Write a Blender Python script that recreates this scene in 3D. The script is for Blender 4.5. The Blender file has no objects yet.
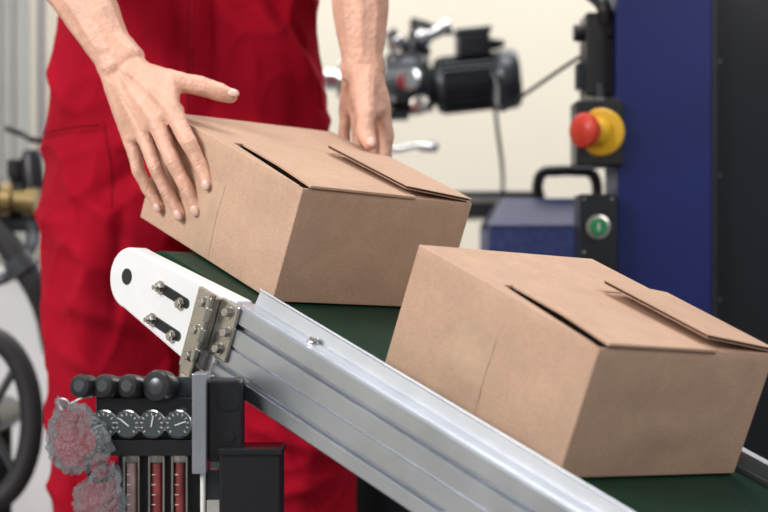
import bpy, bmesh, random
from math import *
from mathutils import Vector, Matrix, noise, Quaternion
from mathutils.bvhtree import BVHTree
random.seed(4)
HC=0.74                      # tripod height
F=1865.0
def V(*a): return Vector(a)
def pt(u,v,d):
    """point surveyed from the tripod: bearing/elevation + distance (metres)"""
    return Vector(((u-384)/F*d, d, HC+(256-v)/F*d))

# ------------------------------------------------------------------ materials
def mat(name,col,rough=.5,metal=0,noise_scale=0,noise_amt=.15,bump=0,bump_scale=50,coat=0,spec=.5,stretch=(1,1,1),emis=0):
    m=bpy.data.materials.new(name);m.use_nodes=True
    nt=m.node_tree;b=nt.nodes['Principled BSDF']
    b.inputs['Base Color'].default_value=(*col,1);b.inputs['Roughness'].default_value=rough
    b.inputs['Metallic'].default_value=metal;b.inputs['Coat Weight'].default_value=coat
    b.inputs['Specular IOR Level'].default_value=spec
    if noise_scale or bump:
        tc=nt.nodes.new('ShaderNodeTexCoord');mp=nt.nodes.new('ShaderNodeMapping')
        mp.inputs['Scale'].default_value=stretch
        nt.links.new(tc.outputs['Object'],mp.inputs[0])
    if noise_scale:
        n=nt.nodes.new('ShaderNodeTexNoise');n.inputs['Scale'].default_value=noise_scale;n.inputs['Detail'].default_value=4
        nt.links.new(mp.outputs[0],n.inputs['Vector'])
        r=nt.nodes.new('ShaderNodeMapRange');r.inputs[3].default_value=1-noise_amt;r.inputs[4].default_value=1+noise_amt
        r.inputs[1].default_value=.3;r.inputs[2].default_value=.7
        nt.links.new(n.outputs[0],r.inputs[0])
        mx=nt.nodes.new('ShaderNodeVectorMath');mx.operation='SCALE';mx.inputs[0].default_value=col
        nt.links.new(r.outputs[0],mx.inputs['Scale']);nt.links.new(mx.outputs[0],b.inputs['Base Color'])
    if bump:
        n2=nt.nodes.new('ShaderNodeTexNoise');n2.inputs['Scale'].default_value=bump_scale;n2.inputs['Detail'].default_value=5
        nt.links.new(mp.outputs[0],n2.inputs['Vector'])
        bp=nt.nodes.new('ShaderNodeBump');bp.inputs['Strength'].default_value=bump;bp.inputs['Distance'].default_value=.01
        nt.links.new(n2.outputs[0],bp.inputs['Height']);nt.links.new(bp.outputs[0],b.inputs['Normal'])
    return m
M_wall=mat('wall_paint',(.74,.69,.59),.8,0,2,.03)
M_floor=mat('floor_concrete',(.22,.22,.22),.6,0,6,.12,.1,40)
M_corr=mat('corrugated_sheet',(.42,.42,.40),.5,.2,5,.05)
M_alu=mat('aluminium',(.50,.53,.58),.34,.9,14,.10,.05,300)
M_guard=mat('guard_sheet',(.50,.52,.56),.40,.7,20,.06)
M_white=mat('white_enamel',(.74,.74,.75),.35,0,20,.03)
M_green=mat('belt_green',(.005,.032,.018),.5,0,30,.15,.08,400,spec=.25)
M_steel=mat('steel',(.52,.50,.46),.25,1,30,.15)
M_dark=mat('dark_metal',(.018,.020,.024),.35,.4,20,.2)
M_black=mat('black_plastic',(.010,.010,.012),.32,0,0)
M_blackg=mat('black_rubber',(.016,.016,.018),.6)
M_grey=mat('grey_metal',(.07,.078,.088),.32,.5,20,.15)
M_blue=mat('blue_paint',(.006,.014,.105),.42,0,8,.12,.05,120,coat=.05,spec=.3)
M_blueh=mat('blue_hammered',(.06,.095,.29),.38,.2,90,.35,.5,160)
M_bluetop=mat('blue_lid',(.015,.022,.10),.4,0,20,.2)
M_red=mat('red_mushroom',(.62,.045,.022),.38,0,0,coat=.15)
M_yellow=mat('yellow_plastic',(.74,.42,.015),.4)
M_gbtn=mat('green_button',(.015,.20,.07),.35)
M_chrome=mat('chrome',(.75,.75,.76),.12,1)
M_brass=mat('brass',(.30,.22,.10),.35,.9)
M_dial=mat('dial_face',(.05,.06,.065),.3,0,coat=.6)
M_mark=mat('dial_mark',(.75,.75,.72),.5)
M_tubered=mat('flow_tube_red',(.20,.035,.035),.25,0,40,.4,coat=.8)
M_tube=mat('flow_tube',(.30,.20,.19),.2,0,40,.4,coat=.8)
M_cloth=mat('red_cloth',(.38,.003,.018),.85,0,7,.14,.4,900,spec=.12)
M_seam=mat('red_seam',(.20,.003,.010),.9,spec=.15)
M_shirt=mat('grey_shirt',(.25,.25,.27),.9,0,8,.08)
M_boot=mat('boot_leather',(.02,.017,.015),.5,0,20,.2)
M_hair=mat('hair_brown',(.05,.028,.015),.6,0,60,.3)
M_nail=mat('nail',(.70,.45,.37),.28)
M_eye=mat('eye_white',(.8,.8,.78),.2); M_iris=mat('iris',(.03,.05,.08),.2)
M_skin=mat('skin',(.65,.37,.27),.45,0,34,.14,.22,190,spec=.4)
b=M_skin.node_tree.nodes['Principled BSDF'];b.inputs['Subsurface Weight'].default_value=.07
b.inputs['Subsurface Radius'].default_value=(.8,.3,.2);b.inputs['Subsurface Scale'].default_value=.004
def cardboard(name,col,flute=0.0):
    m=mat(name,col,.82,0,16,.05,.10,260,spec=.18)
    nt=m.node_tree;bs=nt.nodes['Principled BSDF']
    # fibre speckle + scuffs on top of the base tone
    lk=[l for l in nt.links if l.to_socket==bs.inputs['Base Color']][0];src=lk.from_socket
    tc=nt.nodes.new('ShaderNodeTexCoord');n1=nt.nodes.new('ShaderNodeTexNoise');n1.inputs['Scale'].default_value=420;n1.inputs['Detail'].default_value=3
    n3=nt.nodes.new('ShaderNodeTexNoise');n3.inputs['Scale'].default_value=45;n3.inputs['Detail'].default_value=8;n3.inputs['Roughness'].default_value=.75
    r1=nt.nodes.new('ShaderNodeMapRange');r1.inputs[1].default_value=.3;r1.inputs[2].default_value=.7;r1.inputs[3].default_value=.93;r1.inputs[4].default_value=1.07
    r3=nt.nodes.new('ShaderNodeMapRange');r3.inputs[1].default_value=.35;r3.inputs[2].default_value=.68;r3.inputs[3].default_value=.94;r3.inputs[4].default_value=1.05
    mu=nt.nodes.new('ShaderNodeMath');mu.operation='MULTIPLY'
    sc=nt.nodes.new('ShaderNodeVectorMath');sc.operation='SCALE'
    for q in (n1,n3): nt.links.new(tc.outputs['Object'],q.inputs['Vector'])
    nt.links.new(n1.outputs[0],r1.inputs[0]);nt.links.new(n3.outputs[0],r3.inputs[0])
    nt.links.new(r1.outputs[0],mu.inputs[0]);nt.links.new(r3.outputs[0],mu.inputs[1])
    nt.links.new(src,sc.inputs[0]);nt.links.new(mu.outputs[0],sc.inputs['Scale']);nt.links.new(sc.outputs[0],bs.inputs['Base Color'])
    if flute:
        uvn=nt.nodes.new('ShaderNodeUVMap')
        w=nt.nodes.new('ShaderNodeTexWave');w.bands_direction='X';w.inputs['Scale'].default_value=20;w.inputs['Distortion'].default_value=.25
        nt.links.new(uvn.outputs[0],w.inputs[0])
        bp=nt.nodes.new('ShaderNodeBump');bp.inputs['Strength'].default_value=flute;bp.inputs['Distance'].default_value=.0012
        nt.links.new(w.outputs['Fac'],bp.inputs['Height'])
        old=[n for n in nt.nodes if n.type=='BUMP' and n!=bp][0]
        nt.links.new(old.outputs[0],bp.inputs['Normal']);nt.links.new(bp.outputs[0],bs.inputs['Normal'])
    return m
M_card=cardboard('cardboard',(.54,.355,.255),.35)
M_cardshade=cardboard('cardboard_shaded',(.10,.055,.035))  # same board, shade of the gaps and recesses put into its colour
M_core=cardboard('cardboard_flute',(.24,.14,.085))
M_tape=mat('packing_tape',(.50,.335,.235),.38,0,30,.08,.12,80,coat=.10)
M_bag=bpy.data.materials.new('clear_bag');M_bag.use_nodes=True
nt=M_bag.node_tree;nt.nodes.clear()
o=nt.nodes.new('ShaderNodeOutputMaterial');mx=nt.nodes.new('ShaderNodeMixShader');tr=nt.nodes.new('ShaderNodeBsdfTransparent')
tr.inputs[0].default_value=(.88,.90,.92,1)
pl=nt.nodes.new('ShaderNodeBsdfPrincipled');pl.inputs['Base Color'].default_value=(.74,.77,.80,1);pl.inputs['Roughness'].default_value=.14;pl.inputs['Specular IOR Level'].default_value=1.0
# crinkle: thin streaks of the film catch the light
nz=nt.nodes.new('ShaderNodeTexNoise');nz.inputs['Scale'].default_value=38;nz.inputs['Detail'].default_value=3;nz.inputs['Distortion'].default_value=1.5
ab=nt.nodes.new('ShaderNodeMapRange');ab.inputs[1].default_value=.0;ab.inputs[2].default_value=.045;ab.inputs[3].default_value=.80;ab.inputs[4].default_value=.16
s1=nt.nodes.new('ShaderNodeMath');s1.operation='SUBTRACT';s1.inputs[1].default_value=.5
s2=nt.nodes.new('ShaderNodeMath');s2.operation='ABSOLUTE'
nt.links.new(nz.outputs[0],s1.inputs[0]);nt.links.new(s1.outputs[0],s2.inputs[0]);nt.links.new(s2.outputs[0],ab.inputs[0])
lw=nt.nodes.new('ShaderNodeLayerWeight');lw.inputs[0].default_value=.30
rr=nt.nodes.new('ShaderNodeMapRange');rr.inputs[3].default_value=.0;rr.inputs[4].default_value=.55
mxx=nt.nodes.new('ShaderNodeMath');mxx.operation='MAXIMUM'
nt.links.new(lw.outputs['Facing'],rr.inputs[0]);nt.links.new(rr.outputs[0],mxx.inputs[0]);nt.links.new(ab.outputs[0],mxx.inputs[1]);nt.links.new(mxx.outputs[0],mx.inputs[0])
nt.links.new(tr.outputs[0],mx.inputs[1]);nt.links.new(pl.outputs[0],mx.inputs[2]);nt.links.new(mx.outputs[0],o.inputs[0])
bp=nt.nodes.new('ShaderNodeBump');bp.inputs['Strength'].default_value=1;bp.inputs['Distance'].default_value=.012
nt.links.new(nz.outputs[0],bp.inputs['Height']);nt.links.new(bp.outputs[0],pl.inputs['Normal'])
M_glass=mat('smoked_panel',(.006,.007,.011),.22,0,3,.5,0,0,coat=.1,spec=.35)

# ------------------------------------------------------------------ helpers
COL=bpy.context.scene.collection
def empty(name,loc=(0,0,0)):
    e=bpy.data.objects.new(name,None);e.empty_display_size=.05;COL.objects.link(e);return e
def link(name,bm,m,parent=None,smooth=False,bevel=0,seg=2,autosmooth=True):
    bmesh.ops.recalc_face_normals(bm,faces=bm.faces)
    me=bpy.data.meshes.new(name);bm.to_mesh(me);bm.free()
    ob=bpy.data.objects.new(name,me);COL.objects.link(ob)
    for k in (m if isinstance(m,(list,tuple)) else [m]): me.materials.append(k)
    if parent: ob.parent=parent
    if smooth:
        me.polygons.foreach_set('use_smooth',[True]*len(me.polygons))
        if autosmooth:
            me.set_sharp_from_angle(angle=radians(38))
    if bevel:
        md=ob.modifiers.new('bevel','BEVEL');md.width=bevel;md.segments=seg;md.limit_method='ANGLE';md.angle_limit=radians(40)
        md.harden_normals=False
    return ob
I4=Matrix.Identity(4)
def box(name,x,y,z,m,parent=None,M=I4,bevel=0):
    bm=bmesh.new()
    vs=[bm.verts.new(M@V(a,b_,c)) for a in x for b_ in y for c in z]
    for f in ((0,1,3,2),(4,6,7,5),(0,4,5,1),(2,3,7,6),(0,2,6,4),(1,5,7,3)): bm.faces.new([vs[i] for i in f])
    return link(name,bm,m,parent,bevel=bevel)
def prism(name,poly,z0,z1,m,parent=None,M=I4,bevel=0,smooth=False):
    bm=bmesh.new()
    lo=[bm.verts.new(M@V(p[0],p[1],z0 if len(p)<3 else z0+p[2])) for p in poly];hi=[bm.verts.new(M@V(p[0],p[1],z1 if len(p)<3 else z1+p[2])) for p in poly]
    n=len(poly)
    bm.faces.new(lo[::-1]);bm.faces.new(hi)
    for i in range(n): bm.faces.new((lo[i],lo[(i+1)%n],hi[(i+1)%n],hi[i]))
    return link(name,bm,m,parent,bevel=bevel,smooth=smooth)
def basis(d):
    d=d.normalized();r=Vector((0,0,1)) if abs(d.z)<.9 else Vector((1,0,0))
    x=r.cross(d).normalized();return x,d.cross(x)
def lathe(name,p0,d,prof,m,parent=None,seg=28,M=None):
    if M is not None: q=M@p0; d=(M.to_3x3()@d);p0=q
    d=d.normalized();x,y=basis(d);bm=bmesh.new();rings=[]
    for (l,r) in prof:
        rings.append([bm.verts.new(p0+d*l+(x*cos(2*pi*i/seg)+y*sin(2*pi*i/seg))*max(r,1e-5)) for i in range(seg)])
    for a,b_ in zip(rings,rings[1:]):
        for i in range(seg): bm.faces.new((a[i],a[(i+1)%seg],b_[(i+1)%seg],b_[i]))
    bm.faces.new(rings[0][::-1]);bm.faces.new(rings[-1])
    return link(name,bm,m,parent,smooth=True)
def cyl(name,p0,p1,r,m,parent=None,seg=24,bev=0):
    L=(p1-p0).length
    if bev: prof=[(0,r-bev),(bev,r),(L-bev,r),(L,r-bev)]
    else: prof=[(0,r),(L,r)]
    return lathe(name,p0,p1-p0,prof,m,parent,seg)
def hexbolt(name,p,d,r,m,parent,M=None):
    if M is not None: p=M@p;d=M.to_3x3()@d
    lathe(name+'_washer',p,d,[(0,r*1.35),(.0012,r*1.35)],m,parent,20)
    lathe(name+'_head',p+d.normalized()*.0012,d,[(0,r),(r*.8,r),(r*.95,r*.8)],m,parent,6)
def tube(name,pts,r,m,parent=None,cyc=False,res=5):
    cu=bpy.data.curves.new(name,'CURVE');cu.dimensions='3D';cu.bevel_depth=r;cu.bevel_resolution=res;cu.use_fill_caps=True
    s=cu.splines.new('BEZIER');s.bezier_points.add(len(pts)-1)
    for q,p in zip(s.bezier_points,pts):
        q.co=p;q.handle_left_type=q.handle_right_type='AUTO'
    s.use_cyclic_u=cyc;s.resolution_u=10
    ob=bpy.data.objects.new(name,cu);COL.objects.link(ob);cu.materials.append(m)
    dg=bpy.context.evaluated_depsgraph_get();me=bpy.data.meshes.new_from_object(ob.evaluated_get(dg))
    o2=bpy.data.objects.new(name,me);COL.objects.link(o2);o2.parent=parent
    if not me.materials: me.materials.append(m)
    me.polygons.foreach_set('use_smooth',[True]*len(me.polygons))
    bpy.data.objects.remove(ob);o2.name=name
    return o2
def sph(c,r,sub=2,sc=None,R=None):
    bm=bmesh.new();bmesh.ops.create_icosphere(bm,subdivisions=sub,radius=1)
    out=[]
    for v in bm.verts:
        q=v.co.copy()
        q=Vector((q.x*r*(sc[0] if sc else 1),q.y*r*(sc[1] if sc else 1),q.z*r*(sc[2] if sc else 1)))
        if R: q=R@q
        out.append(q+c)
    bm.free();return out
def add_hull(bm,pts):
    t=bmesh.new();vs=[t.verts.new(p) for p in pts]
    r=bmesh.ops.convex_hull(t,input=vs)
    bad=[v for v in t.verts if not v.link_faces]
    for v in bad: t.verts.remove(v)
    mp={v:bm.verts.new(v.co) for v in t.verts}
    for f in t.faces: bm.faces.new([mp[v] for v in f.verts])
    t.free()
def add_cone(bm,p0,r0,p1,r1): add_hull(bm,sph(p0,r0)+sph(p1,r1))
def add_chain(bm,ch):
    for a,b_ in zip(ch,ch[1:]): add_cone(bm,a[0],a[1],b_[0],b_[1])
def add_loft(bm,rings,seg=32):
    R=[]
    for c,rx,ry in rings:
        R.append([bm.verts.new(c+V(cos(2*pi*i/seg)*rx,sin(2*pi*i/seg)*ry,0)) for i in range(seg)])
    for a,b_ in zip(R,R[1:]):
        for i in range(seg): bm.faces.new((a[i],a[(i+1)%seg],b_[(i+1)%seg],b_[i]))
    bm.faces.new(R[0][::-1]);bm.faces.new(R[-1])
def fuse(name,bm,m,parent,voxel,smooth_it=4,disp=None):
    bmesh.ops.recalc_face_normals(bm,faces=bm.faces)
    me=bpy.data.meshes.new(name+'_src');bm.to_mesh(me);bm.free()
    ob=bpy.data.objects.new(name+'_src',me);COL.objects.link(ob)
    md=ob.modifiers.new('r','REMESH');md.mode='VOXEL';md.voxel_size=voxel
    dg=bpy.context.evaluated_depsgraph_get();dg.update()
    me2=bpy.data.meshes.new_from_object(ob.evaluated_get(dg));bpy.data.objects.remove(ob)
    b2=bmesh.new();b2.from_mesh(me2)
    for _ in range(smooth_it): bmesh.ops.smooth_vert(b2,verts=b2.verts,factor=.5,use_axis_x=True,use_axis_y=True,use_axis_z=True)
    if disp:
        b2.normal_update()
        new=[(v,v.co+v.normal*disp(v.co,v.normal)) for v in b2.verts]
        for v,c in new: v.co=c
    ob=link(name,b2,m,parent,smooth=True,autosmooth=False)
    return ob

# ------------------------------------------------------------------ room
box('floor',(-3.2,4.2),(-1.6,6.3),(-.1,0),M_floor)
box('wall_back',(-3.2,4.2),(6.2,6.3),(0,3.4),M_wall)
box('wall_left',(-3.2,-3.1),(-1.6,6.2),(0,3.4),M_wall)
box('baseboard_back',(-3.1,4.2),(6.18,6.2),(0,.1),M_grey)

# ------------------------------------------------------------------ conveyor
u=V(.653,-.671,-.352).normalized();n=V(.268,-.23,.936);n=(n-u*n.dot(u)).normalized();w=n.cross(u)
R0=V(-.1516,2.1283,-.0550+HC)
Mc=Matrix((u,w,n)).transposed().to_4x4();Mc.translation=R0
def C(s,t,h): return Mc@V(s,t,h)
conv=empty('conveyor')
BW=.318;S1=.95
def loop(r,cs,ch,s1):
    top=ch+r;pts=[(s1,top),(cs,top)]
    for k in range(1,16):
        a=pi/2+pi*k/16;pts.append((cs+cos(a)*r,ch+sin(a)*r))
    pts+=[(cs,ch-r),(s1,ch-r)]
    for k in range(1,16):
        a=-pi/2+pi*k/16;pts.append((s1+cos(a)*r,ch+sin(a)*r))
    return pts
def extrude_t(name,poly,t0,t1,m,parent,bevel=0,smooth=False):
    Mx=Mc@Matrix(((1,0,0,0),(0,0,1,0),(0,1,0,0),(0,0,0,1)))
    return prism(name,poly,t0,t1,m,parent,Mx,bevel,smooth)
bl=extrude_t('belt',loop(.040,-.172,-.042,S1),.004,BW-.004,M_green,conv)
box('slider_bed',(-.14,S1-.05),(.002,BW-.002),(-.060,-.045),M_grey,conv,Mc)
def profile(name,t_out,t_in,h0,h1,slots,s0,s1):
    sg=1 if t_in>t_out else -1
    P=[(t_in,h1),(t_out+sg*.002,h1),(t_out,h1-.002)]
    for hc_,ow,dp in slots:
        P+=[(t_out,hc_+ow/2+.001),(t_out+sg*.0015,hc_+ow/2),(t_out+sg*.0025,hc_+ow/2),(t_out+sg*.0025,hc_+ow*.9),(t_out+sg*dp,hc_+ow*.45),
            (t_out+sg*dp,hc_-ow*.45),(t_out+sg*.0025,hc_-ow*.9),(t_out+sg*.0025,hc_-ow/2),(t_out+sg*.0015,hc_-ow/2),(t_out,hc_-ow/2-.001)]
    P+=[(t_out,h0+.002),(t_out+sg*.002,h0),(t_in,h0)]
    Mx=Mc@Matrix(((0,0,1,0),(1,0,0,0),(0,1,0,0),(0,0,0,1)))
    return prism(name,P,s0,s1,M_alu,conv,Mx)
SL_=[(-.020,.0055,.008),(-.0455,.002,.0035),(-.071,.0055,.008)]
profile('side_profile_near',-.030,-.002,-.092,.003,SL_,-.004,S1)
profile('side_profile_far',BW+.030,BW+.002,-.092,.003,SL_,-.004,S1)
def guard(name,t0,sg,s0,s1):
    P=[(t0-sg*.022,.003),(t0-sg*.022,.0045),(t0-sg*.004,.0050),(t0-sg*.0015,.020),(t0-sg*.004,.0225),(t0-sg*.003,.0240),(t0+sg*.0004,.0205),(t0-sg*.002,.003)]
    Mx=Mc@Matrix(((0,0,1,0),(1,0,0,0),(0,1,0,0),(0,0,0,1)))
    return prism(name,P,s0,s1,M_guard,conv,Mx)
guard('guard_near',-.001,1,.012,S1);guard('guard_far',BW+.001,-1,.012,S1)
for i,s in enumerate((.125,.60,.80)):
    hexbolt(f'guard_bolt_{i}',V(s,-.013,.0045),V(0,0,1),.0052,M_steel,conv,Mc)
def arm(name,t0,t1):
    pts=[(.006,.006)]
    cs,ch,r=-.193,-.043,.037
    for k in range(0,19):
        a=pi/2-.12+ (pi+.26)*k/18; pts.append((cs+cos(a)*r,ch+sin(a)*r))
    pts+=[(-.045,-.094),(-.004,-.094),(-.004,-.05),(.006,-.05)]
    return extrude_t(name,pts,t0,t1,M_white,conv,bevel=.003)
arm('end_arm_near',-.028,-.003);arm('end_arm_far',BW+.003,BW+.028)
lathe('arm_hole',V(-.195,-.0288,-.042),V(0,1,0),[(0,.0085),(.0012,.0085)],M_black,conv,M=Mc)
lathe('arm_hole_rim',V(-.195,-.0284,-.042),V(0,1,0),[(0,.0100),(.0012,.0100)],M_grey,conv,M=Mc)
def stad(s0,s1,h,r):
    P=[]
    for k in range(9): a=-pi/2+pi*k/8;P.append((s1+cos(a)*r,h+sin(a)*r))
    for k in range(9): a=pi/2+pi*k/8;P.append((s0+cos(a)*r,h+sin(a)*r))
    return P
for j,h in enumerate((-.030,-.071)):
    extrude_t(f'slot_{j}',stad(-.120,-.078,h,.0048),-.0292,-.027,M_dark,conv)
    extrude_t(f'slot_rim_{j}',stad(-.121,-.077,h,.0062),-.0287,-.027,M_grey,conv)
    hexbolt(f'arm_screw_{j}a',V(-.128,-.0285,h),V(0,-1,0),.0060,M_steel,conv,Mc)
    lathe(f'arm_stud_{j}a',V(-.128,-.034,h),V(0,-1,0),[(0,.003),(.006,.003)],M_steel,conv,12,M=Mc)
    hexbolt(f'arm_screw_{j}b',V(-.086,-.0285,h-.004),V(0,-1,0),.0055,M_steel,conv,Mc)
# hinge bracket
box('bracket_plate',(-.056,-.014),(-.0345,-.0290),(-.098,.000),M_steel,conv,Mc,bevel=.0015)
box('bracket_rib',(-.022,-.014),(-.048,-.033),(-.100,.001),M_steel,conv,Mc,bevel=.0015)
box('bracket_plate_b',(-.014,.020),(-.0345,-.0300),(-.064,.003),M_steel,conv,Mc,bevel=.0015)
box('bracket_tongue',(-.044,.010),(-.040,-.034),(-.102,-.084),M_steel,conv,Mc,bevel=.0015)
cyl('bracket_pin',C(-.018,-.044,-.106),C(-.018,-.044,.004),.0045,M_steel,conv)
for k,hh in enumerate((-.070,-.045,-.020)):
    cyl(f'bracket_knuckle_{k}',C(-.018,-.044,hh-.008),C(-.018,-.044,hh+.008),.0065,M_steel,conv,bev=.001)
for i,(s,h) in enumerate(((-.040,-.014),(-.040,-.048),(-.040,-.080),(.004,-.009),(.010,-.031),(.004,-.053))):
    hexbolt(f'bracket_bolt_{i}',V(s,-.0345,h),V(0,-1,0),.0058,M_steel,conv,Mc)
cyl('end_roller',C(-.172,.004,-.042),C(-.172,BW-.004,-.042),.036,M_grey,conv)
for i,(s,t) in enumerate(((.36,.02),(.36,BW-.02),(.86,.02),(.86,BW-.02))):
    p=C(s,t,-.10);box(f'stand_leg_{i}',(p.x-.02,p.x+.02),(p.y-.02,p.y+.02),(.0,p.z+.02),M_grey,conv,bevel=.002)
    box(f'stand_foot_{i}',(p.x-.035,p.x+.035),(p.y-.035,p.y+.035),(0,.012),M_blackg,conv)
for i,s in enumerate((.36,.86)):
    a=C(s,.02,-.1);b_=C(s,BW-.02,-.1);cyl(f'stand_cross_{i}',V(a.x,a.y,.16),V(b_.x,b_.y,.16),.012,M_grey,conv)

# ------------------------------------------------------------------ boxes
def carton(s,t,yaw,L=.287,seed=0,lift=1.0):
    e=empty('cardboard_box')
    a=(u*cos(yaw)+w*sin(yaw)).normalized();b_=n.cross(a).normalized()
    M=Matrix((a,b_,n)).transposed().to_4x4();M.translation=C(s,t,.0005)
    W,H=.272,.1392
    bm=bmesh.new();uvl=bm.loops.layers.uv.new('UVMap')
    N=14
    def grid(fn,uvf,mi=0):
        g=[[bm.verts.new(fn(i/N,j/N)) for j in range(N+1)] for i in range(N+1)]
        for i in range(N):
            for j in range(N):
                f=bm.faces.new((g[i][j],g[i+1][j],g[i+1][j+1],g[i][j+1]));f.material_index=mi
                for lp,(ii,jj) in zip(f.loops,((i,j),(i+1,j),(i+1,j+1),(i,j+1))): lp[uvl].uv=uvf(ii/N,jj/N)
    def bg(p,q): return (.0028+.0036*noise.noise(V(p*2.6+seed,q*2.6,seed))-.0012*max(0,1-6*abs(noise.noise(V(p*2+seed,q*3,seed+4)))))*sin(pi*p)*sin(pi*q)
    def T(x,y,z): return M@V(x,y,z)
    grid(lambda p,q:T(-L+L*p,-bg(p,q),H*q),lambda p,q:(L*p*10,H*q*10))
    grid(lambda p,q:T(bg(p,q),W*p,H*q),lambda p,q:(W*p*10,H*q*10))
    grid(lambda p,q:T(-L+L*p,W+bg(p,q),H*q),lambda p,q:(L*p*10,H*q*10))
    grid(lambda p,q:T(-L-bg(p,q),W*p,H*q),lambda p,q:(W*p*10,H*q*10))
    grid(lambda p,q:T(-L+L*p,W*q,0),lambda p,q:(0,0))
    bmesh.ops.remove_doubles(bm,verts=bm.verts,dist=1e-5)
    bd=link('walls',bm,M_card,e,smooth=True)
    md=bd.modifiers.new('sol','SOLIDIFY');md.thickness=.003;md.offset=-1
    md=bd.modifiers.new('b','BEVEL');md.width=.0018;md.segments=2;md.limit_method='ANGLE';md.angle_limit=radians(50)
    prism('inner_flaps',[(-L+.003,.003),(-.003,.003),(-.003,W-.003),(-L+.003,W-.003)],H-.018,H-.014,M_cardshade,e,M)
    k=.41
    x=lambda al:-L+L*al; y=lambda be:W*be
    th=.0035
    def panel(name,P,dz=0,m=M_card,bev=.0008): return prism(name,[(x(p[0]),y(p[1]))+((p[2],) if len(p)>2 else ()) for p in P],H-th+.001+dz,H+.001+dz,m,e,M,bevel=bev)
    panel('flap_back',[(0,0),(k,0),(k,1),(0,1)])
    panel('flap_middle',[(k+.004,.125,.001),(.72,.084,.004*lift),(1.010,.030,.0045*lift),(1.010,.64,.0025),(k+.004,.64,.0005)])
    panel('flap_sliver',[(k-.002,0),(k-.002,.080),(.985,.0)])
    panel('flap_corner_base',[(k+.004,.62),(1,.62),(1,1),(k+.004,1)],-.0005)
    P0=[(.425,.60),(.975,.60),(1.0,.99),(.425,1.0)]
    def dz(be): return .0095*lift if be<.8 else .0014
    for nm,off in (('tuck_liner_top',.0034),('tuck_liner_low',0)):
        prism(nm,[(x(p[0]),y(p[1]),dz(p[1])) for p in P0],H+.001+off,H+.0017+off,M_card,e,M)
    bm=bmesh.new();nn=90;prev=None
    for i in range(nn+1):
        al=.427+(.973-.427)*i/nn;zz=.0017 if i%2 else .0034
        va=bm.verts.new(M@V(x(al),y(.603),H+.001+zz+dz(.6)));vb=bm.verts.new(M@V(x(al),y(.985),H+.001+zz+dz(1)))
        if prev: bm.faces.new((prev[0],va,vb,prev[1]))
        prev=(va,vb)
    link('tuck_fluting',bm,M_core,e)
    prism('tuck_gap_shade',[(x(p[0]),y(p[1]),dz(p[1])) for p in [(.432,.606),(.97,.606),(.99,.98),(.432,.98)]],H+.0017,H+.0034,M_cardshade,e,M)  # dark filler between the liners, stands for shade in the gap
    bm=bmesh.new();G=8;g=[]
    for i in range(G+1):
        row=[]
        for j in range(G+1):
            p=.335+.20*i/G;q=.02+.66*j/G
            row.append(bm.verts.new(T(-L+L*p,-bg(p,q)-.0004,H*q)))
        g.append(row)
    for i in range(G):
        for j in range(G): bm.faces.new((g[i][j],g[i+1][j],g[i+1][j+1],g[i][j+1]))
    link('tape',bm,M_tape,e,smooth=True)
    box('end_tab',(x(k)+.01,-.006),(y(.03),y(.07)),(H-.014,H-.008),M_cardshade,e,M)
    return e,M
c1,M1=carton(-.008,.038,-radians(3.0),.293,1.7,.85)
c2,M2=carton(.4650,.0270,-radians(4.6),.288,6.2,1.15)

# ------------------------------------------------------------------ worker
wk=empty('worker')
def ridge(a,b_,p,wd):
    d=(b_-a);L2=d.length_squared;tt=max(0,min(1,(p-a).dot(d)/L2));q=a+d*tt
    return exp(-((p-q).length/wd)**2)*sin(pi*min(1,max(0,.08+tt*.84)))
def XZ(u_,v_): return Vector(((u_-384)/F*2.65,(256-v_)/F*2.65))
CR=[(XZ(196,-20),XZ(190,110),.014,.017),(XZ(216,-20),XZ(206,125),.011,-.017),(XZ(196,118),XZ(105,150),.013,.014),(XZ(200,120),XZ(300,142),.015,.013),
    (XZ(196,130),XZ(85,205),.017,-.014),(XZ(205,128),XZ(310,190),.014,-.012),(XZ(240,-15),XZ(300,70),.015,.013),(XZ(262,-15),XZ(318,60),.011,-.010),(XZ(288,10),XZ(316,118),.012,.010),
    (XZ(150,10),XZ(178,100),.014,.012),(XZ(168,-10),XZ(186,90),.010,-.010),(XZ(55,175),XZ(135,235),.013,.012),(XZ(48,235),XZ(125,275),.014,.011),(XZ(140,330),XZ(60,298),.013,.012),
    (XZ(55,350),XZ(150,395),.014,.012),(XZ(55,420),XZ(135,402),.012,.010),(XZ(250,425),XZ(345,460),.013,.012),(XZ(340,478),XZ(260,502),.012,.010),(XZ(95,230),XZ(85,380),.018,.010),
    (XZ(125,200),XZ(118,330),.012,-.010),(XZ(75,60),XZ(62,130),.014,.009),(XZ(315,405),XZ(300,520),.016,.009)]
def fold(co,nm):
    a=noise.noise(V(co.x*7,co.y*7,co.z*2.6))
    b_=noise.noise(V(co.x*16+3,co.y*14,co.z*7+2*co.x))
    r=1-abs(noise.noise(V(co.x*9+co.z*5,co.y*9,co.z*6-co.x*3)))*2.2
    r=max(0,r)**3
    r2=1-abs(noise.noise(V(co.x*14-co.z*8+7,co.y*10,co.z*11+co.x*5)))*2.4
    r2=max(0,r2)**3
    d=.010*a+.005*b_+.009*r+.0035*r2-.005
    if nm.y<.1:
        q=Vector((co.x,co.z-HC))
        for A_,B_,wd,am in CR: d+=1.0*am*ridge(A_,B_,q,wd)
    return d
bm=bmesh.new()
cx=-.285
add_loft(bm,[(V(cx,2.765,HC+.03),.155,.11),(V(cx-.002,2.765,HC+.10),.205,.135),(V(cx-.004,2.76,HC+.18),.212,.142),(V(cx-.002,2.745,HC+.27),.203,.135),
             (V(cx,2.72,HC+.36),.188,.125),(V(cx,2.69,HC+.46),.180,.120),(V(cx,2.66,HC+.55),.165,.11)])
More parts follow.
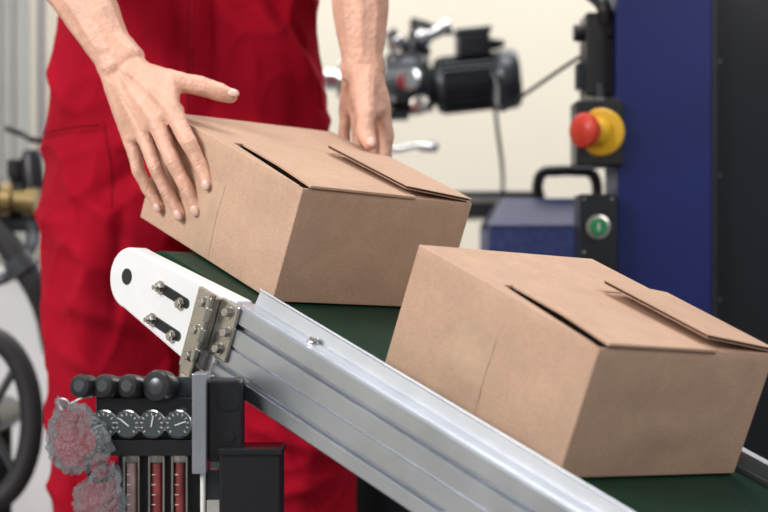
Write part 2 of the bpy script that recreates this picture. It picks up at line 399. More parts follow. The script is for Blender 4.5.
add_loft(bm,[(V(-.400,2.78,.06),.075,.085),(V(-.400,2.78,.12),.083,.09),(V(-.400,2.76,.30),.090,.09),(V(-.398,2.735,.48),.098,.098),(V(-.394,2.74,.66),.110,.118),(V(-.394,2.75,.80),.116,.128),(V(-.386,2.76,.92),.10,.12)])
add_loft(bm,[(V(-.115,2.80,.06),.070,.085),(V(-.115,2.80,.12),.078,.09),(V(-.118,2.78,.30),.086,.09),(V(-.128,2.75,.48),.092,.096),(V(-.160,2.75,.66),.104,.116),(V(-.182,2.76,.80),.108,.126),(V(-.190,2.76,.92),.10,.12)])
ov=fuse('overalls',bm,M_cloth,wk,.0055,4,fold)
bv=BVHTree.FromPolygons([v.co.copy() for v in ov.data.vertices],[tuple(p.vertices) for p in ov.data.polygons])
def seam(name,uvs,r=.0016,m=M_seam):
    P=[]
    for (a0,a1) in zip(uvs,uvs[1:]):
        for k in range(8):
            t_=k/8;q=pt(a0[0]+(a1[0]-a0[0])*t_,a0[1]+(a1[1]-a0[1])*t_,2.72)
            h=bv.ray_cast(V(q.x,2.2,q.z),V(0,1,0))[0]
            if h: P.append(h-V(0,.0004,0))
    if len(P)>2: tube(name,P,r,m,wk,res=2)
seam('pocket_seam',[(44,134),(70,131),(112,128)])
seam('pocket_seam_b',[(44,139),(70,136),(112,133)],.0009)
seam('pocket_edge',[(112,128),(118,160),(121,215)],.0011)
seam('fly_seam',[(199,-40),(198,30),(196,105),(198,150)])
seam('fly_seam_b',[(204,-40),(203,30),(200,105)],.0009)
seam('hip_seam',[(312,-10),(318,50),(322,118)])
for i,sx in enumerate((-1,1)):
    tube(f'strap_{i}',[V(cx+sx*.10,2.56,HC+.53),V(cx+sx*.105,2.545,HC+.64),V(cx+sx*.10,2.60,HC+.735),V(cx+sx*.06,2.70,HC+.68),V(cx+sx*.04,2.77,HC+.5)],.014,M_cloth,wk)
bm=bmesh.new()
add_loft(bm,[(V(cx,2.70,HC+.42),.165,.105),(V(cx,2.675,HC+.52),.17,.108),(V(cx,2.65,HC+.62),.175,.108),(V(cx,2.63,HC+.69),.165,.09),(V(cx,2.62,HC+.735),.09,.065)])
SR=V(cx-.185,2.63,HC+.66);SL=V(cx+.185,2.64,HC+.66)
ER=pt(43,-68,2.46);EL=pt(357,-92,2.57)
add_chain(bm,[(V(cx-.09,2.63,HC+.68),.07),(SR,.066),(SR.lerp(ER,.55),.056)])
add_chain(bm,[(V(cx+.09,2.63,HC+.68),.07),(SL,.066),(SL.lerp(EL,.55),.056)])
fuse('shirt',bm,M_shirt,wk,.007,4,lambda c,nn:.004*noise.noise(c*14))
bm=bmesh.new();hc=V(cx,2.54,HC+.905)
add_chain(bm,[(V(cx,2.63,HC+.70),.062),(V(cx,2.57,HC+.83),.055)])
R=Matrix.Rotation(radians(28),3,'X')
def hp(x,y,z): return hc+R@V(x,y,z)
add_hull(bm,sph(hp(0,.015,.03),.088,2,(.86,1.08,1))+sph(hp(0,-.035,-.075),.040,2)+sph(hp(0,.0,-.04),.066,2,(.95,1,.9)))
add_cone(bm,hp(0,-.082,.018),.010,hp(0,-.105,-.018),.014)
add_cone(bm,hp(-.022,-.070,-.055),.009,hp(.022,-.070,-.055),.009)
add_cone(bm,hp(-.035,-.070,.035),.012,hp(.035,-.070,.035),.012)
for sx in (-1,1): add_hull(bm,sph(hp(sx*.078,.01,-.005),.028,2,(.3,.6,1)))
fuse('head',bm,M_skin,wk,.004,3)
for i,sx in enumerate((-1,1)):
    bm=bmesh.new();add_hull(bm,sph(hp(sx*.030,-.070,.014),.0125));link(f'eye_{i}',bm,M_eye,wk,smooth=True,autosmooth=False)
    bm=bmesh.new();add_hull(bm,sph(hp(sx*.030,-.0785,.013),.0060));link(f'iris_{i}',bm,M_iris,wk,smooth=True,autosmooth=False)
bm=bmesh.new();add_hull(bm,sph(hp(0,.022,.045),.094,3,(.90,1.06,.98))+sph(hp(0,.06,-.01),.05))
fuse('hair',bm,M_hair,wk,.004,2,lambda c,nn:.004*noise.noise(c*60))
for i,(x0,y0) in enumerate(((-.400,2.77),(-.115,2.79))):
    bm=bmesh.new();add_hull(bm,sph(V(x0,y0+.05,.05),.045)+sph(V(x0,y0-.02,.09),.05)+[V(x0-.035,y0+.09,0),V(x0+.035,y0+.09,0)])
    add_hull(bm,sph(V(x0,y0-.0,.07),.05)+sph(V(x0-.01,y0-.16,.04),.040)+[V(x0-.04,y0-.17,0),V(x0+.04,y0-.17,0),V(x0-.035,y0+.08,0),V(x0+.035,y0+.08,0)])
    fuse(f'boot_{i}',bm,M_boot,wk,.005,3)

def nail(name,tip,prev,dors,r):
    d=(tip-prev).normalized();dn=(dors-d*dors.dot(d)).normalized();sx=d.cross(dn)
    Rm=Matrix((sx,d,dn)).transposed()
    bm=bmesh.new();add_hull(bm,sph(tip+d*r*.15+dn*r*.76,r,2,(.68,.90,.34),Rm));link(name,bm,M_nail,wk,smooth=True,autosmooth=False)
def skin_disp(joints,tend):
    """joints: (point, axis, dorsal); tend: tendon segments on the back of the hand"""
    def f(c,nn):
        d=.0006*noise.noise(c*120)+.0010*noise.noise(c*38)
        for p,ax_,dr in joints:
            q=c-p;l2=q.length_squared
            if l2<.0004 and nn.dot(dr)>.2:
                al=q.dot(ax_);d-=.0010*exp(-(al/.0055)**2)*max(0,cos(al*2*pi/.0042))*nn.dot(dr)
        for a_,b2,dr,am,wd in tend:
            dd=b2-a_;tt=max(0,min(1,(c-a_).dot(dd)/dd.length_squared));q=a_+dd*tt
            v=c-q;v=v-dr*v.dot(dr)
            if nn.dot(dr)>.2: d+=1.3*am*exp(-(v.length/wd)**2)*sin(pi*min(1,max(0,.1+.85*tt)))
        return d
    return f

# --- right hand (photo left) laid over the near face of the carton
bm=bmesh.new()
Wr=pt(121,63,2.365)
add_chain(bm,[(SR.lerp(ER,.45),.047),(ER,.043),(ER.lerp(Wr,.30),.045),(ER.lerp(Wr,.62),.0365),(Wr+ (ER-Wr)*.08+V(-.003,0,0),.0280)])
add_hull(bm,sph(Wr+V(-.007,.002,-.004),.0245)+sph(Wr+V(.008,0,.003),.0235)+sph(Wr+(ER-Wr)*.10,.0285))
fing={'index':[pt(171,109,2.298),pt(189,143,2.268),pt(201,166,2.264),pt(208,184,2.258)],
      'middle':[pt(157,122,2.305),pt(173,162,2.278),pt(187,189,2.276),pt(197,209,2.275)],
      'ring':[pt(143,132,2.322),pt(156,169,2.300),pt(169,195,2.299),pt(180,214,2.295)],
      'pinky':[pt(131,139,2.347),pt(138,170,2.333),pt(149,191,2.333),pt(159,207,2.328)]}
rad={'index':(.0132,.0108,.0099,.0087),'middle':(.0135,.0108,.0099,.0090),'ring':(.0128,.0100,.0092,.0085),'pinky':(.0120,.0091,.0083,.0076)}
ks=['index','middle','ring','pinky']
carp=[Wr+V(.014,-.002,-.008),Wr+V(.006,-.003,-.012),Wr+V(-.004,-.002,-.014),Wr+V(-.012,0,-.012)]
def fingers(bm,fg,cp_,rs=1):
    for k_,c_ in zip(ks,cp_):
        ch=[(p,r*rs) for p,r in zip(fg[k_],rad[k_])]
        q=[ch[0]]
        for a,b2 in zip(ch,ch[1:]):
            mid=(a[0].lerp(b2[0],.5),min(a[1],b2[1])*.96 if a!=ch[0] else b2[1]*1.03)
            q+=[mid,b2]
        add_chain(bm,q)
        add_cone(bm,c_,.0165,fg[k_][0],rad[k_][0]*rs)
fingers(bm,fing,carp,.98)
for i in range(3):
    a,b_=ks[i],ks[i+1]
    add_hull(bm,sph(carp[i],.0155)+sph(carp[i+1],.0155)+sph(fing[a][0],.0108)+sph(fing[b_][0],.0108))
    off=V(.012,.016,-.002)
    add_hull(bm,sph(carp[i]+off*.4,.015)+sph(carp[i+1]+off*.4,.015)+sph(fing[a][0]+off*.6,.009)+sph(fing[b_][0]+off*.6,.009))
th=[pt(142,78,2.348),pt(173,81,2.325),pt(204,87,2.318),pt(231,96,2.318)]
add_chain(bm,[(Wr+V(.010,0,-.006),.022),(th[0],.0205),(th[1],.0150),(th[1].lerp(th[2],.5),.0126),(th[2],.0130),(th[2].lerp(th[3],.6),.0120),(th[3],.0092)])
add_hull(bm,sph(th[0],.018)+sph(th[1],.0115)+sph(fing['index'][0]+V(0,.004,0),.0095)+sph(carp[0],.015))
dn=V(-.60,-.72,.25).normalized()
J=[];TD=[]
for k in ks:
    f=fing[k];J+=[(f[1],(f[2]-f[0]).normalized(),dn),(f[2],(f[3]-f[1]).normalized(),dn)]
for i,k in enumerate(ks): TD.append((carp[i],fing[k][0],dn,.0016,.0042))
J.append((th[2],(th[3]-th[1]).normalized(),V(-.05,-.75,.65).normalized()))
TD.append((th[0],th[1],V(0,-.8,.6).normalized(),.0012,.004))
TD.append((carp[0]+V(-.004,0,0),pt(158,118,2.30),dn,.0010,.0022));TD.append((carp[2],pt(140,118,2.32),dn,.0009,.002))
TD.append((ER.lerp(Wr,.45)+V(.006,-.02,0),Wr+V(.006,-.01,0),V(0,-1,0),.0007,.004))
fuse('right_forearm_and_hand',bm,M_skin,wk,.0015,5,skin_disp(J,TD))
for k in ks: nail('nail_'+k,fing[k][3],fing[k][2],dn,rad[k][3])
nail('nail_thumb',th[3],th[2],V(-.05,-.75,.65),.0095)

# --- left hand (photo centre) on the far face, thumb over the top edge
bm=bmesh.new()
Wl=pt(363,70,2.535)
add_chain(bm,[(SL.lerp(EL,.45),.047),(EL,.043),(EL.lerp(Wl,.30),.047),(EL.lerp(Wl,.62),.040),(Wl+(EL-Wl)*.08,.0295)])
add_hull(bm,sph(Wl+V(-.008,0,0),.0245)+sph(Wl+V(.007,0,0),.0245)+sph(Wl+(EL-Wl)*.10,.030))
fl={'index':[pt(382,108,2.525),pt(387,135,2.522),pt(385,158,2.520),pt(382,175,2.520)],
    'middle':[pt(370,108,2.550),pt(374,140,2.553),pt(374,166,2.548),pt(373,184,2.545)],
    'ring':[pt(357,108,2.568),pt(358,138,2.575),pt(360,163,2.570),pt(362,180,2.562)],
    'pinky':[pt(347,107,2.585),pt(344,132,2.592),pt(346,151,2.588),pt(349,166,2.582)]}
cl=[Wl+V(.013,-.004,-.010),Wl+V(.004,.000,-.012),Wl+V(-.005,.004,-.012),Wl+V(-.013,.008,-.010)]
fingers(bm,fl,cl,.97)
for i in range(3):
    a,b_=ks[i],ks[i+1]
    add_hull(bm,sph(cl[i],.0155)+sph(cl[i+1],.0155)+sph(fl[a][0],.0112)+sph(fl[b_][0],.0112))
tl=[pt(364,92,2.505),pt(366,114,2.475),pt(365,130,2.458),pt(370,144,2.446)]
add_chain(bm,[(Wl+V(.002,-.006,-.006),.0230),(tl[0],.0195),(tl[1],.0145),(tl[1].lerp(tl[2],.5),.0125),(tl[2],.0128),(tl[3],.0095)])
add_hull(bm,sph(tl[0],.017)+sph(tl[1],.011)+sph(fl['index'][0],.011)+sph(cl[0],.014))
dl=V(.35,-.9,.2).normalized()
J=[(tl[2],(tl[3]-tl[1]).normalized(),V(.1,-.8,.5).normalized()),(fl['index'][1],(fl['index'][2]-fl['index'][0]).normalized(),dl)]
TD=[(cl[0],fl['index'][0],dl,.0014,.004),(tl[0],tl[1],dl,.0010,.004),(EL.lerp(Wl,.5)+V(.004,-.02,0),Wl+V(-.002,-.01,0),V(0,-1,0),.0007,.004)]
fuse('left_forearm_and_hand',bm,M_skin,wk,.0015,5,skin_disp(J,TD))
nail('nail_left_thumb',tl[3],tl[2],V(.1,-.8,.5),.0094)

# ------------------------------------------------------------------ blue machine on the right
mc=empty('blue_machine')
y0=2.90
box('column',((617-384)/F*y0,(713-384)/F*y0),(y0,y0+.16),(0,2.1),M_blue,mc,bevel=.002)
box('column_edge_strip',((712-384)/F*y0,(716-384)/F*y0),(y0-.004,y0+.16),(0,2.1),M_dark,mc)
box('smoked_door',((716.5-384)/F*y0,1.25),(y0+.02,y0+.05),(.25,2.1),M_glass,mc)
box('door_frame_low',((716.5-384)/F*y0,1.25),(y0-.002,y0+.08),(0,.25),M_dark,mc)
box('door_frame_side',(1.22,1.27),(y0-.002,y0+.16),(0,2.1),M_blue,mc)
box('door_rear',((716.5-384)/F*y0,1.22),(y0+.13,y0+.16),(0,2.1),M_dark,mc)
for i,vy in enumerate((60,175,300)):
    q=pt(722,vy,y0);lathe(f'door_screw_{i}',V(q.x,y0+.021,q.z),V(0,-1,0),[(0,.004),(.003,.003)],M_grey,mc,12)
q0=pt(576,100,2.88);q1=pt(617.5,166,2.88)
box('estop_housing',(q0.x,q1.x+.01),(2.88,2.97),(q1.z,q0.z),M_black,mc,bevel=.004)
d=V(-.72,-.68,.02);cpt=pt(600,132,2.874)
lathe('estop_yellow_disc',cpt+V(.004,.012,0),V(-.30,-.95,0),[(0,.036),(.010,.037),(.013,.034),(.0135,.022)],M_yellow,mc,40)
lathe('estop_collar',cpt,d,[(0,.022),(.006,.022),(.012,.019),(.016,.017)],M_yellow,mc)
lathe('estop_stem',cpt,d,[(.010,.013),(.034,.013)],M_red,mc)
lathe('estop_mushroom',cpt+d.normalized()*.026,d,[(0,.020),(.003,.0250),(.010,.0272),(.016,.0262),(.021,.020),(.023,.008)],M_red,mc,36)
a=pt(586,12,2.95);b_=pt(617.5,96,2.95)
box('upper_relay_box',(a.x,b_.x+.02),(2.95,3.05),(b_.z,a.z),M_black,mc,bevel=.004)
a=pt(576,24,2.94)
cyl('relay_knob',V(a.x,2.98,pt(0,30,2.94).z),V(a.x+.03,2.98,pt(0,30,2.94).z),.014,M_black,mc,bev=.002)
box('relay_lug',(a.x+.004,a.x+.02),(2.955,3.0),(pt(0,88,2.95).z,pt(0,62,2.95).z),M_dark,mc,bevel=.002)
tube('feed_hose',[pt(607,22,2.95),pt(604,8,2.95),pt(594,-4,2.97),pt(570,-22,2.98),pt(560,-90,3.0)],.012,M_black,mc)
cyl('relay_gland',pt(601,98,2.96),pt(601,84,2.96),.012,M_grey,mc)
a=pt(580,194,2.86);b_=pt(617.5,262,2.86)
box('start_plate',(a.x,b_.x),(2.86,2.95),(b_.z-.05,a.z),M_dark,mc,bevel=.002)
cg=pt(598,227,2.86)
lathe('start_ring',cg,V(0,-1,0),[(0,.0185),(.004,.0185),(.005,.0150)],M_steel,mc)
lathe('start_button',cg,V(0,-1,0),[(0,.0140),(.008,.0140),(.010,.0120)],M_gbtn,mc)
box('start_glyph',(cg.x-.001,cg.x+.001),(2.8485,2.8505),(cg.z-.006,cg.z+.006),M_mark,mc)
for i,(uu,vv) in enumerate(((584,199),(584,252),(612,199))):
    q=pt(uu,vv,2.86);lathe(f'plate_screw_{i}',q,V(0,-1,0),[(0,.003),(.002,.002)],M_steel,mc,10)

cb=empty('blue_power_supply')
yd=3.10
x0=pt(489,0,yd).x;x1=pt(628,0,yd).x
zf=pt(0,226,yd).z;zt=pt(0,197,yd).z
Mp=Matrix(((0,0,1,0),(1,0,0,0),(0,1,0,0),(0,0,0,1)))
prism('cabinet',[(yd,.0),(yd,zf),(yd+.30,zf),(yd+.30,0)],x0,x1,M_blueh,cb,Mp,bevel=.004)
bm=bmesh.new()
lo=[V(x0-.003,yd-.004,zf),V(x1,yd-.004,zf),V(x1,yd+.30,zf),V(x0-.003,yd+.30,zf)]
hi=[V(x0+.030,yd+.07,zt),V(x1,yd+.07,zt),V(x1,yd+.28,zt),V(x0+.030,yd+.28,zt)]
lo=[bm.verts.new(p) for p in lo];hi=[bm.verts.new(p) for p in hi]
bm.faces.new(lo[::-1]);bm.faces.new(hi)
for i in range(4): bm.faces.new((lo[i],lo[(i+1)%4],hi[(i+1)%4],hi[i]))
link('lid',bm,M_bluetop,cb,bevel=.004)
yh=3.2
tube('handle',[pt(539,200,yh),pt(538,183,yh),pt(543,173,yh),pt(556,171,yh),pt(578,171,yh),pt(591,173,yh),pt(596,181,yh),pt(597,200,yh)],.0095,M_black,cb)
# ------------------------------------------------------------------ rear machine bed + motor
bd=empty('machine_bench')
yb_=3.45
xa=pt(300,0,yb_).x;xb=pt(545,0,yb_).x
box('bench_beam',(xa,xb),(yb_,yb_+.35),(pt(0,217,yb_).z,pt(0,191,yb_).z),M_grey,bd,bevel=.004)
box('bench_rail',(xa,xb),(yb_-.01,yb_),(pt(0,203,yb_).z,pt(0,197,yb_).z),M_steel,bd)
box('dark_backing_panel',(xa,.9),(yb_+.5,yb_+.52),(.12,pt(0,262,yb_).z),M_dark,bd)  # added dark sheet, hides the pale wall so the area under the conveyor stays dark
for i,xx in enumerate((xa+.03,xb-.03)):
    for j,yy in enumerate((yb_+.03,yb_+.32)):
        box(f'bench_leg_{i}{j}',(xx-.02,xx+.02),(yy-.02,yy+.02),(0,pt(0,217,yb_).z),M_dark,bd)
box('bench_shelf',(xa,.9),(yb_+.02,yb_+.55),(.10,.13),M_dark,bd)
box('bench_end',(.88,.90),(yb_+.02,yb_+.55),(0,pt(0,262,yb_).z),M_dark,bd)
cp=pt(372,0,3.55)
box('motor_post',(cp.x-.02,cp.x+.02),(3.53,3.57),(pt(0,191,yb_).z,pt(0,95,3.55).z),M_grey,bd)
tube('chrome_lever',[pt(380,149,3.5),pt(400,149,3.5),pt(415,146,3.5),pt(428,147,3.5)],.006,M_chrome,bd)
lathe('lever_knob',pt(418,147,3.5),V(1,0,0),[(0,.004),(.004,.009),(.030,.010),(.038,.006)],M_chrome,bd)

mo=empty('electric_motor')
ym=3.6
A=pt(420,88,ym);B=pt(516,78,ym);ax=(B-A).normalized()
lathe('motor_core',pt(440,86,ym),ax,[(0,.038),(.0,.046),(.115,.046)],M_dark,mo)
x_,y_=basis(ax)
st=pt(440,86,ym)
for k in range(28):
    a_=2*pi*k/28;rd=x_*cos(a_)+y_*sin(a_);td=ax.cross(rd)
    Mf=Matrix((ax,td,rd)).transposed().to_4x4();Mf.translation=st
    box(f'fin_{k}',(.005,.108),(-.0013,.0013),(.040,.056),M_grey,mo,Mf)
lathe('end_shield',pt(434,86.5,ym),ax,[(0,.030),(.003,.050),(.016,.056),(.018,.05)],M_grey,mo)
lathe('fan_cowl',st+ax*.110,ax,[(0,.054),(.010,.059),(.034,.058),(.044,.050),(.046,.020)],M_grey,mo,36)
Mj=Matrix((ax,V(0,1,0),V(0,0,1))).transposed().to_4x4();Mj.translation=st
box('terminal_box',(.030,.095),(-.045,.035),(.045,.092),M_dark,mo,Mj,bevel=.006)
box('terminal_lid',(.027,.098),(-.048,.038),(.092,.102),M_grey,mo,Mj,bevel=.003)
lathe('terminal_gland',st+ax*.095+V(0,0,.07),ax,[(0,.012),(.012,.012),(.016,.009),(.03,.007)],M_black,mo)
gb=pt(408,86,ym)
box('gearbox',(gb.x-.045,gb.x+.040),(ym-.055,ym+.055),(gb.z-.045,gb.z+.060),M_dark,mo,bevel=.012)
lathe('gear_front',V(gb.x,ym-.055,gb.z+.005),V(0,-1,0),[(0,.042),(.012,.042),(.016,.034),(.03,.030),(.034,.016)],M_grey,mo)
lathe('gear_cap',V(gb.x,ym-.089,gb.z+.005),V(0,-1,0),[(0,.022),(.006,.022),(.008,.014)],M_chrome,mo)
lathe('gear_sight',V(gb.x+.022,ym-.06,gb.z-.042),V(0,-1,0),[(0,.018),(.02,.018),(.022,.012)],M_steel,mo)
lathe('gear_flange',pt(426,87,ym),ax,[(0,.050),(.008,.050),(.010,.040),(.02,.036)],M_grey,mo)
lathe('gear_top',V(gb.x+.01,ym,gb.z+.06),V(.35,0,1),[(0,.030),(.02,.030),(.024,.022),(.05,.022),(.052,.027),(.066,.027)],M_dark,mo)
lathe('gear_top_cap',V(gb.x-.018,ym-.03,gb.z+.07),V(-.6,-.3,1),[(0,.018),(.02,.018),(.022,.014),(.04,.013)],M_chrome,mo)
lathe('gear_top_valve',V(gb.x+.02,ym-.03,gb.z+.085),V(1,0,.45),[(0,.018),(.018,.018),(.02,.011),(.05,.011),(.052,.016),(.066,.016)],M_chrome,mo)
lathe('gear_shaft',V(gb.x-.045,ym,gb.z+.01),V(-1,0,.05),[(0,.034),(.014,.034),(.016,.018),(.05,.018),(.052,.040),(.075,.042),(.09,.036)],M_steel,mo)
lathe('gear_shaft_tip',V(gb.x-.13,ym,gb.z+.012),V(-1,0,.05),[(0,.020),(.03,.020),(.034,.012)],M_chrome,mo)
for i,(dx_,dz_) in enumerate(((-.03,-.03),(.03,-.03),(-.03,.045),(.03,.045))):
    lathe(f'gear_bolt_{i}',V(gb.x+dx_,ym-.055,gb.z+dz_),V(0,-1,0),[(0,.007),(.008,.007)],M_chrome,mo,6)
box('motor_foot',(gb.x-.03,gb.x+.02),(ym-.03,ym+.03),(gb.z-.055,gb.z-.04),M_dark,mo)
box('motor_bracket',(cp.x-.02,gb.x),(ym-.05,ym-.01),(gb.z-.068,gb.z-.052),M_dark,mo)

cabl=empty('power_cable')
tube('cable_upper',[pt(487,60,3.58),pt(496,85,3.5),pt(500,110,3.4),pt(522,96,3.3),pt(560,70,3.15),pt(590,50,3.02),pt(612,34,2.94)],.0034,M_black,cabl)
tube('cable_down',[pt(495,56,3.58),pt(494,90,3.55),pt(497,125,3.5),pt(502,165,3.5),pt(503,192,3.44)],.0038,M_black,cabl)

# ------------------------------------------------------------------ left background
cs=empty('corrugated_panel')
yl=5.0
bm=bmesh.new();xl=-2.1;xr=pt(38,0,yl).x;pitch=.034
nseg=int((xr-xl)/pitch);pr=None
for i in range(nseg):
    for dx_,dy_ in ((0,0),(.35,0),(.5,.025),(.85,.025)):
        X=xl+(i+dx_)*pitch
        v0=bm.verts.new(V(X,yl+dy_,.0));v1=bm.verts.new(V(X,yl+dy_,2.4))
        if pr: bm.faces.new((pr[0],v0,v1,pr[1]))
        pr=(v0,v1)
link('sheet',bm,M_corr,cs)
cyl('blue_pipe',V(xr+.012,yl-.02,0),V(xr+.012,yl-.02,2.4),.007,M_blue,cs)
box('sheet_foot',(xl,xr),(yl-.01,yl+.04),(0,.03),M_grey,cs)
pm=empty('pump_unit')
yp=3.3
p=pt
box('pump_cabinet',(p(-130,0,yp).x,p(44,0,yp).x),(yp+.12,yp+.5),(.0,p(0,268,yp).z),M_white,pm,bevel=.01)
lathe('pump_cylinder',p(-60,200,yp),V(1,0,0),[(0,.05),(.09,.05),(.10,.034),(.15,.034)],M_dark,pm)
lathe('pump_brass',p(2,199,yp-.03),V(1,0,-.1),[(0,.030),(.018,.030),(.02,.020),(.04,.020),(.042,.026),(.062,.026)],M_brass,pm)
lathe('pump_nut',p(18,160,yp),V(0,0,-1),[(0,.020),(.03,.020),(.035,.014),(.08,.014)],M_dark,pm,6)
lathe('pump_block',p(30,150,yp),V(.1,0,-1),[(0,.012),(.02,.02),(.07,.02),(.075,.01)],M_dark,pm)
box('pump_valve',(p(-30,0,yp).x,p(46,0,yp).x),(yp-.02,yp+.09),(p(0,232,yp).z,p(0,214,yp).z),M_dark,pm,bevel=.006)
tube('hose_a',[p(-30,215,yp-.06),p(0,236,yp-.06),p(20,262,yp-.06),p(42,300,yp-.05),p(55,350,yp)],.022,M_blackg,pm)
tube('hose_b',[p(-25,285,yp-.04),p(5,278,yp-.04),p(24,262,yp-.05),p(32,230,yp-.02),p(30,205,yp)],.010,M_grey,pm)
tube('hose_c',[p(6,128,yp),p(22,134,yp),p(34,140,yp),p(48,136,yp+.03)],.006,M_black,pm)
lathe('pump_collar',p(16,258,yp-.06),V(.5,0,-.7),[(0,.027),(.03,.027)],M_grey,pm)
box('pump_plinth',(p(-130,0,yp).x,p(46,0,yp).x),(yp-.02,yp+.12),(0,.22),M_dark,pm,bevel=.004)
hw=empty('drive_wheel')
cw=p(-14,420,3.05)
ring=[cw+V(cos(2*pi*k/24)*.075,0,sin(2*pi*k/24)*.135) for k in range(24)]
tube('wheel_rim',ring,.019,M_blackg,hw,cyc=True)
for k in range(4):
    a_=pi/4+pi/2*k;tube(f'wheel_spoke_{k}',[cw,cw+V(cos(a_)*.072,0,sin(a_)*.13)],.007,M_grey,hw)
lathe('wheel_hub',cw+V(0,.16,0),V(0,-1,0),[(0,.028),(.18,.028),(.19,.018)],M_grey,hw)
lathe('wheel_stand',V(cw.x,cw.y+.1,cw.z),V(0,0,-1),[(0,.022),(cw.z-.02,.022),(cw.z-.02,.09),(cw.z,.09)],M_dark,hw)

# ------------------------------------------------------------------ pneumatic regulator rack
rg=empty('pressure_regulator')
yr=2.07
def P(u_,v_,d=yr): return pt(u_,v_,d)
def rect(name,u0,u1,v0,v1,ya,yb2,m,bev=.001): 
    a=P(u0,v1,ya);b2=P(u1,v0,ya);return box(name,(a.x,b2.x),(ya,yb2),(a.z,b2.z),m,rg,bevel=bev)
rect('rear_plate',96,206,377,452,2.085,2.092,M_grey)
rect('side_plate',192,206,374,474,2.03,2.085,M_alu)
rect('valve_block',208,242,380,462,2.045,2.09,M_black,.003)
lathe('block_port',P(229,399,2.045),V(0,-1,0),[(0,.013),(.002,.013),(.0025,.009)],M_dark,rg)
lathe('block_port_b',P(229,436,2.045),V(0,-1,0),[(0,.006),(.002,.006)],M_dark,rg)
for i,(uk,rk) in enumerate(((88,.0118),(111,.0118),(135,.0118),(164,.0160))):
    c0=P(uk,387,2.06)
    dk=V(-.35,-.93,.08)
    lathe(f'knob_neck_{i}',c0+V(.004,.03,-.002),dk,[(0,rk*.6),(.02,rk*.6)],M_grey,rg,18)
    lathe(f'regulator_knob_{i}',c0+V(.004,.02,-.001),dk,[(0,rk*.85),(.008,rk*.9),(.009,rk*.8),(.011,rk*.8),(.013,rk*1.1),(.030,rk*1.14),(.034,rk*1.0),(.0345,rk*.5)],M_black,rg,22)
    lathe(f'knob_cap_{i}',c0+V(.004,.02,-.001)+dk.normalized()*.0342,dk,[(0,rk*.60),(.001,rk*.5)],M_grey,rg,18)
rect('manifold',96,192,398,440,2.062,2.085,M_black)
rect('manifold_low',100,192,440,456,2.045,2.085,M_black)
for i,ug in enumerate((104,127,152,178)):
    c0=P(ug,424,2.045);r=.0160
    lathe(f'gauge_case_{i}',c0+V(0,.02,0),V(0,-1,0),[(0,r*.9),(.012,r*.9),(.013,r*.98),(.022,r*.98),(.0235,r*.9),(.0225,r*.86)],M_chrome,rg,30)
    dial_y=c0.y-.0038
    lathe(f'gauge_dial_{i}',V(c0.x,dial_y+.001,c0.z),V(0,-1,0),[(0,r*.84),(.001,r*.84)],M_dial,rg,30)
    for k in range(11):
        a_=radians(-45+27*k);dv=V(cos(a_),0,sin(a_));q=V(c0.x,dial_y-.0003,c0.z)+dv*r*.62
        Mt=Matrix((dv,V(0,1,0),V(-dv.z,0,dv.x))).transposed().to_4x4();Mt.translation=q
        box(f'gauge_tick_{i}_{k}',(0,r*.16),(-.0002,.0002),(-.0004,.0004),M_mark,rg,Mt)
    a_=radians(200-60*i);dv=V(cos(a_),0,sin(a_));Mt=Matrix((dv,V(0,1,0),V(-dv.z,0,dv.x))).transposed().to_4x4();Mt.translation=V(c0.x,dial_y-.0006,c0.z)
    box(f'gauge_needle_{i}',(-r*.2,r*.6),(-.0002,.0002),(-.0006,.0006),M_mark,rg,Mt)
for i,(uf,mm) in enumerate(((132,M_tube),(157,M_tubered),(180,M_tubered))):
    a=P(uf,456,2.055);
    cyl(f'flow_tube_{i}',V(a.x,2.055,a.z-.11),V(a.x,2.055,a.z),.0055,mm,rg,20)
    lathe(f'flow_top_{i}',V(a.x,2.055,a.z+.003),V(0,0,-1),[(0,.009),(.008,.009),(.01,.0075)],M_steel,rg,6)
    for sx in (-1,1): cyl(f'flow_guard_{i}_{sx}',V(a.x+sx*.0080,2.050,a.z-.11),V(a.x+sx*.0080,2.050,a.z),.0014,M_steel,rg,8)
    for kk in range(7): cyl(f'flow_scale_{i}_{kk}',V(a.x-.005,2.0495,a.z-.02-.011*kk),V(a.x-.001,2.0495,a.z-.02-.011*kk),.0004,M_mark,rg,6)
rect('flow_back',118,206,452,560,2.068,2.078,M_black)
rect('flow_base',118,206,556,572,2.035,2.078,M_grey)
cyl('side_tube',P(203,470,2.05),P(203,540,2.05),.003,M_mark,rg,10)
rect('control_box',219,281,451,640,2.03,2.10,M_black,.003)
rect('control_lid',218,282,449,455,2.027,2.102,M_dark,.001)
rect('stand_post',150,176,560,900,2.07,2.10,M_grey)
a=P(163,0,2.085);box('stand_base',(a.x-.13,a.x+.13),(1.98,2.2),(0,.02),M_dark,rg)
box('post_to_box',(P(206,0).x,P(222,0).x),(2.07,2.09),(P(0,500).z,P(0,470).z),M_grey,rg)
tube('air_hose',[P(100,446,2.07),P(88,462,2.08),P(98,480,2.10),P(118,470,2.09)],.003,M_black,rg)
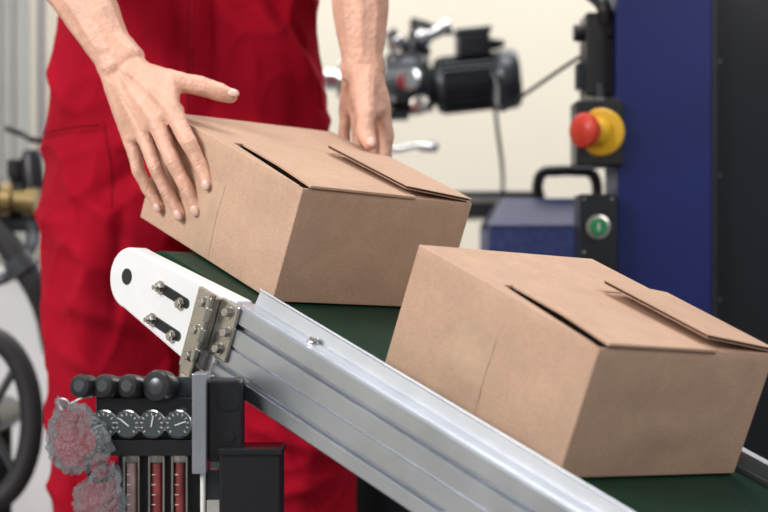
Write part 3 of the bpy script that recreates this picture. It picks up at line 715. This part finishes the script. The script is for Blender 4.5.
def bag(name,c,sx,sy,sz,seed,tilt=0):
    bm=bmesh.new();bmesh.ops.create_icosphere(bm,subdivisions=6,radius=1)
    Rt=Matrix.Rotation(tilt,3,'Y')
    for v in bm.verts:
        q=v.co.copy();taper=1-.60*max(0,q.z)-.1*max(0,-q.z)
        nn=noise.noise(q*1.6+V(seed,0,0))*.5+abs(noise.noise(q*2.8+V(0,seed,0)))*.75-abs(noise.noise(q*6+V(0,0,seed)))*.42
        f=1+nn*.55
        sq=1/max(abs(q.x)**4+abs(q.z)**4+abs(q.y)**4,.2)**.25
        f*=.55+.45*sq
        v.co=c+Rt@V(q.x*sx*f*taper,q.y*sy*f,q.z*sz*f)
    return link(name,bm,M_bag,bags,smooth=True,autosmooth=False)
bags=empty('plastic_bag')
bag('bag_upper',P(80,434,2.05)+V(-.003,-.012,0),.033,.014,.037,1.3,-.35)
bag('bag_lower',P(103,494,2.05)+V(0,-.012,0),.025,.012,.034,5.1,.25)
tube('bag_tie',[P(70,404,2.04),P(64,399,2.04),P(58,402,2.045),P(62,410,2.04)],.0011,M_mark,bags)
tube('bag_tie_b',[P(70,404,2.04),P(82,398,2.05),P(92,396,2.06)],.0011,M_mark,bags)

# ------------------------------------------------------------------ lights
def area(name,loc,tgt,size,power,col=(1,1,1)):
    l=bpy.data.lights.new(name,'AREA');l.shape='RECTANGLE';l.size=size[0];l.size_y=size[1];l.energy=power;l.color=col
    o=bpy.data.objects.new(name,l);COL.objects.link(o);o.location=loc
    o.rotation_euler=(Vector(tgt)-Vector(loc)).to_track_quat('-Z','Y').to_euler();return o
area('key_light_left',(-2.1,.75,2.2),(0,2.45,.75),(1.2,1.2),88,(1,.98,.96))  # unseen area key for the soft light from the upper left
area('fill_light_right',(1.7,.2,2.3),(.2,2.5,.7),(1.3,1.3),34,(1,.98,.96))  # unseen fill added on the right to soften the key
area('overhead_fill',(.1,2.7,3.2),(0.05,2.5,0),(1.6,1.1),44,(1,.99,.97))  # unseen area lamp added for soft overhead light
area('rear_wall_fill',(0.3,4.9,3.2),(0.3,5.6,0),(4,1.0),92,(1,.98,.95))  # unseen fill added to brighten the back wall
wd=bpy.data.worlds.new('world');bpy.context.scene.world=wd;wd.use_nodes=True
wd.node_tree.nodes['Background'].inputs[0].default_value=(.95,.97,1,1);wd.node_tree.nodes['Background'].inputs[1].default_value=.32
# ------------------------------------------------------------------ camera
cam=bpy.data.cameras.new('camera');co=bpy.data.objects.new('camera',cam);COL.objects.link(co)
co.location=(0,0,HC);co.rotation_euler=(pi/2,0,0)
cam.sensor_width=36;cam.lens=36*F/768;cam.clip_start=.05
cam.dof.use_dof=True;cam.dof.focus_distance=2.17;cam.dof.aperture_fstop=3.6
bpy.context.scene.camera=co
bpy.context.scene.view_settings.view_transform='Standard'
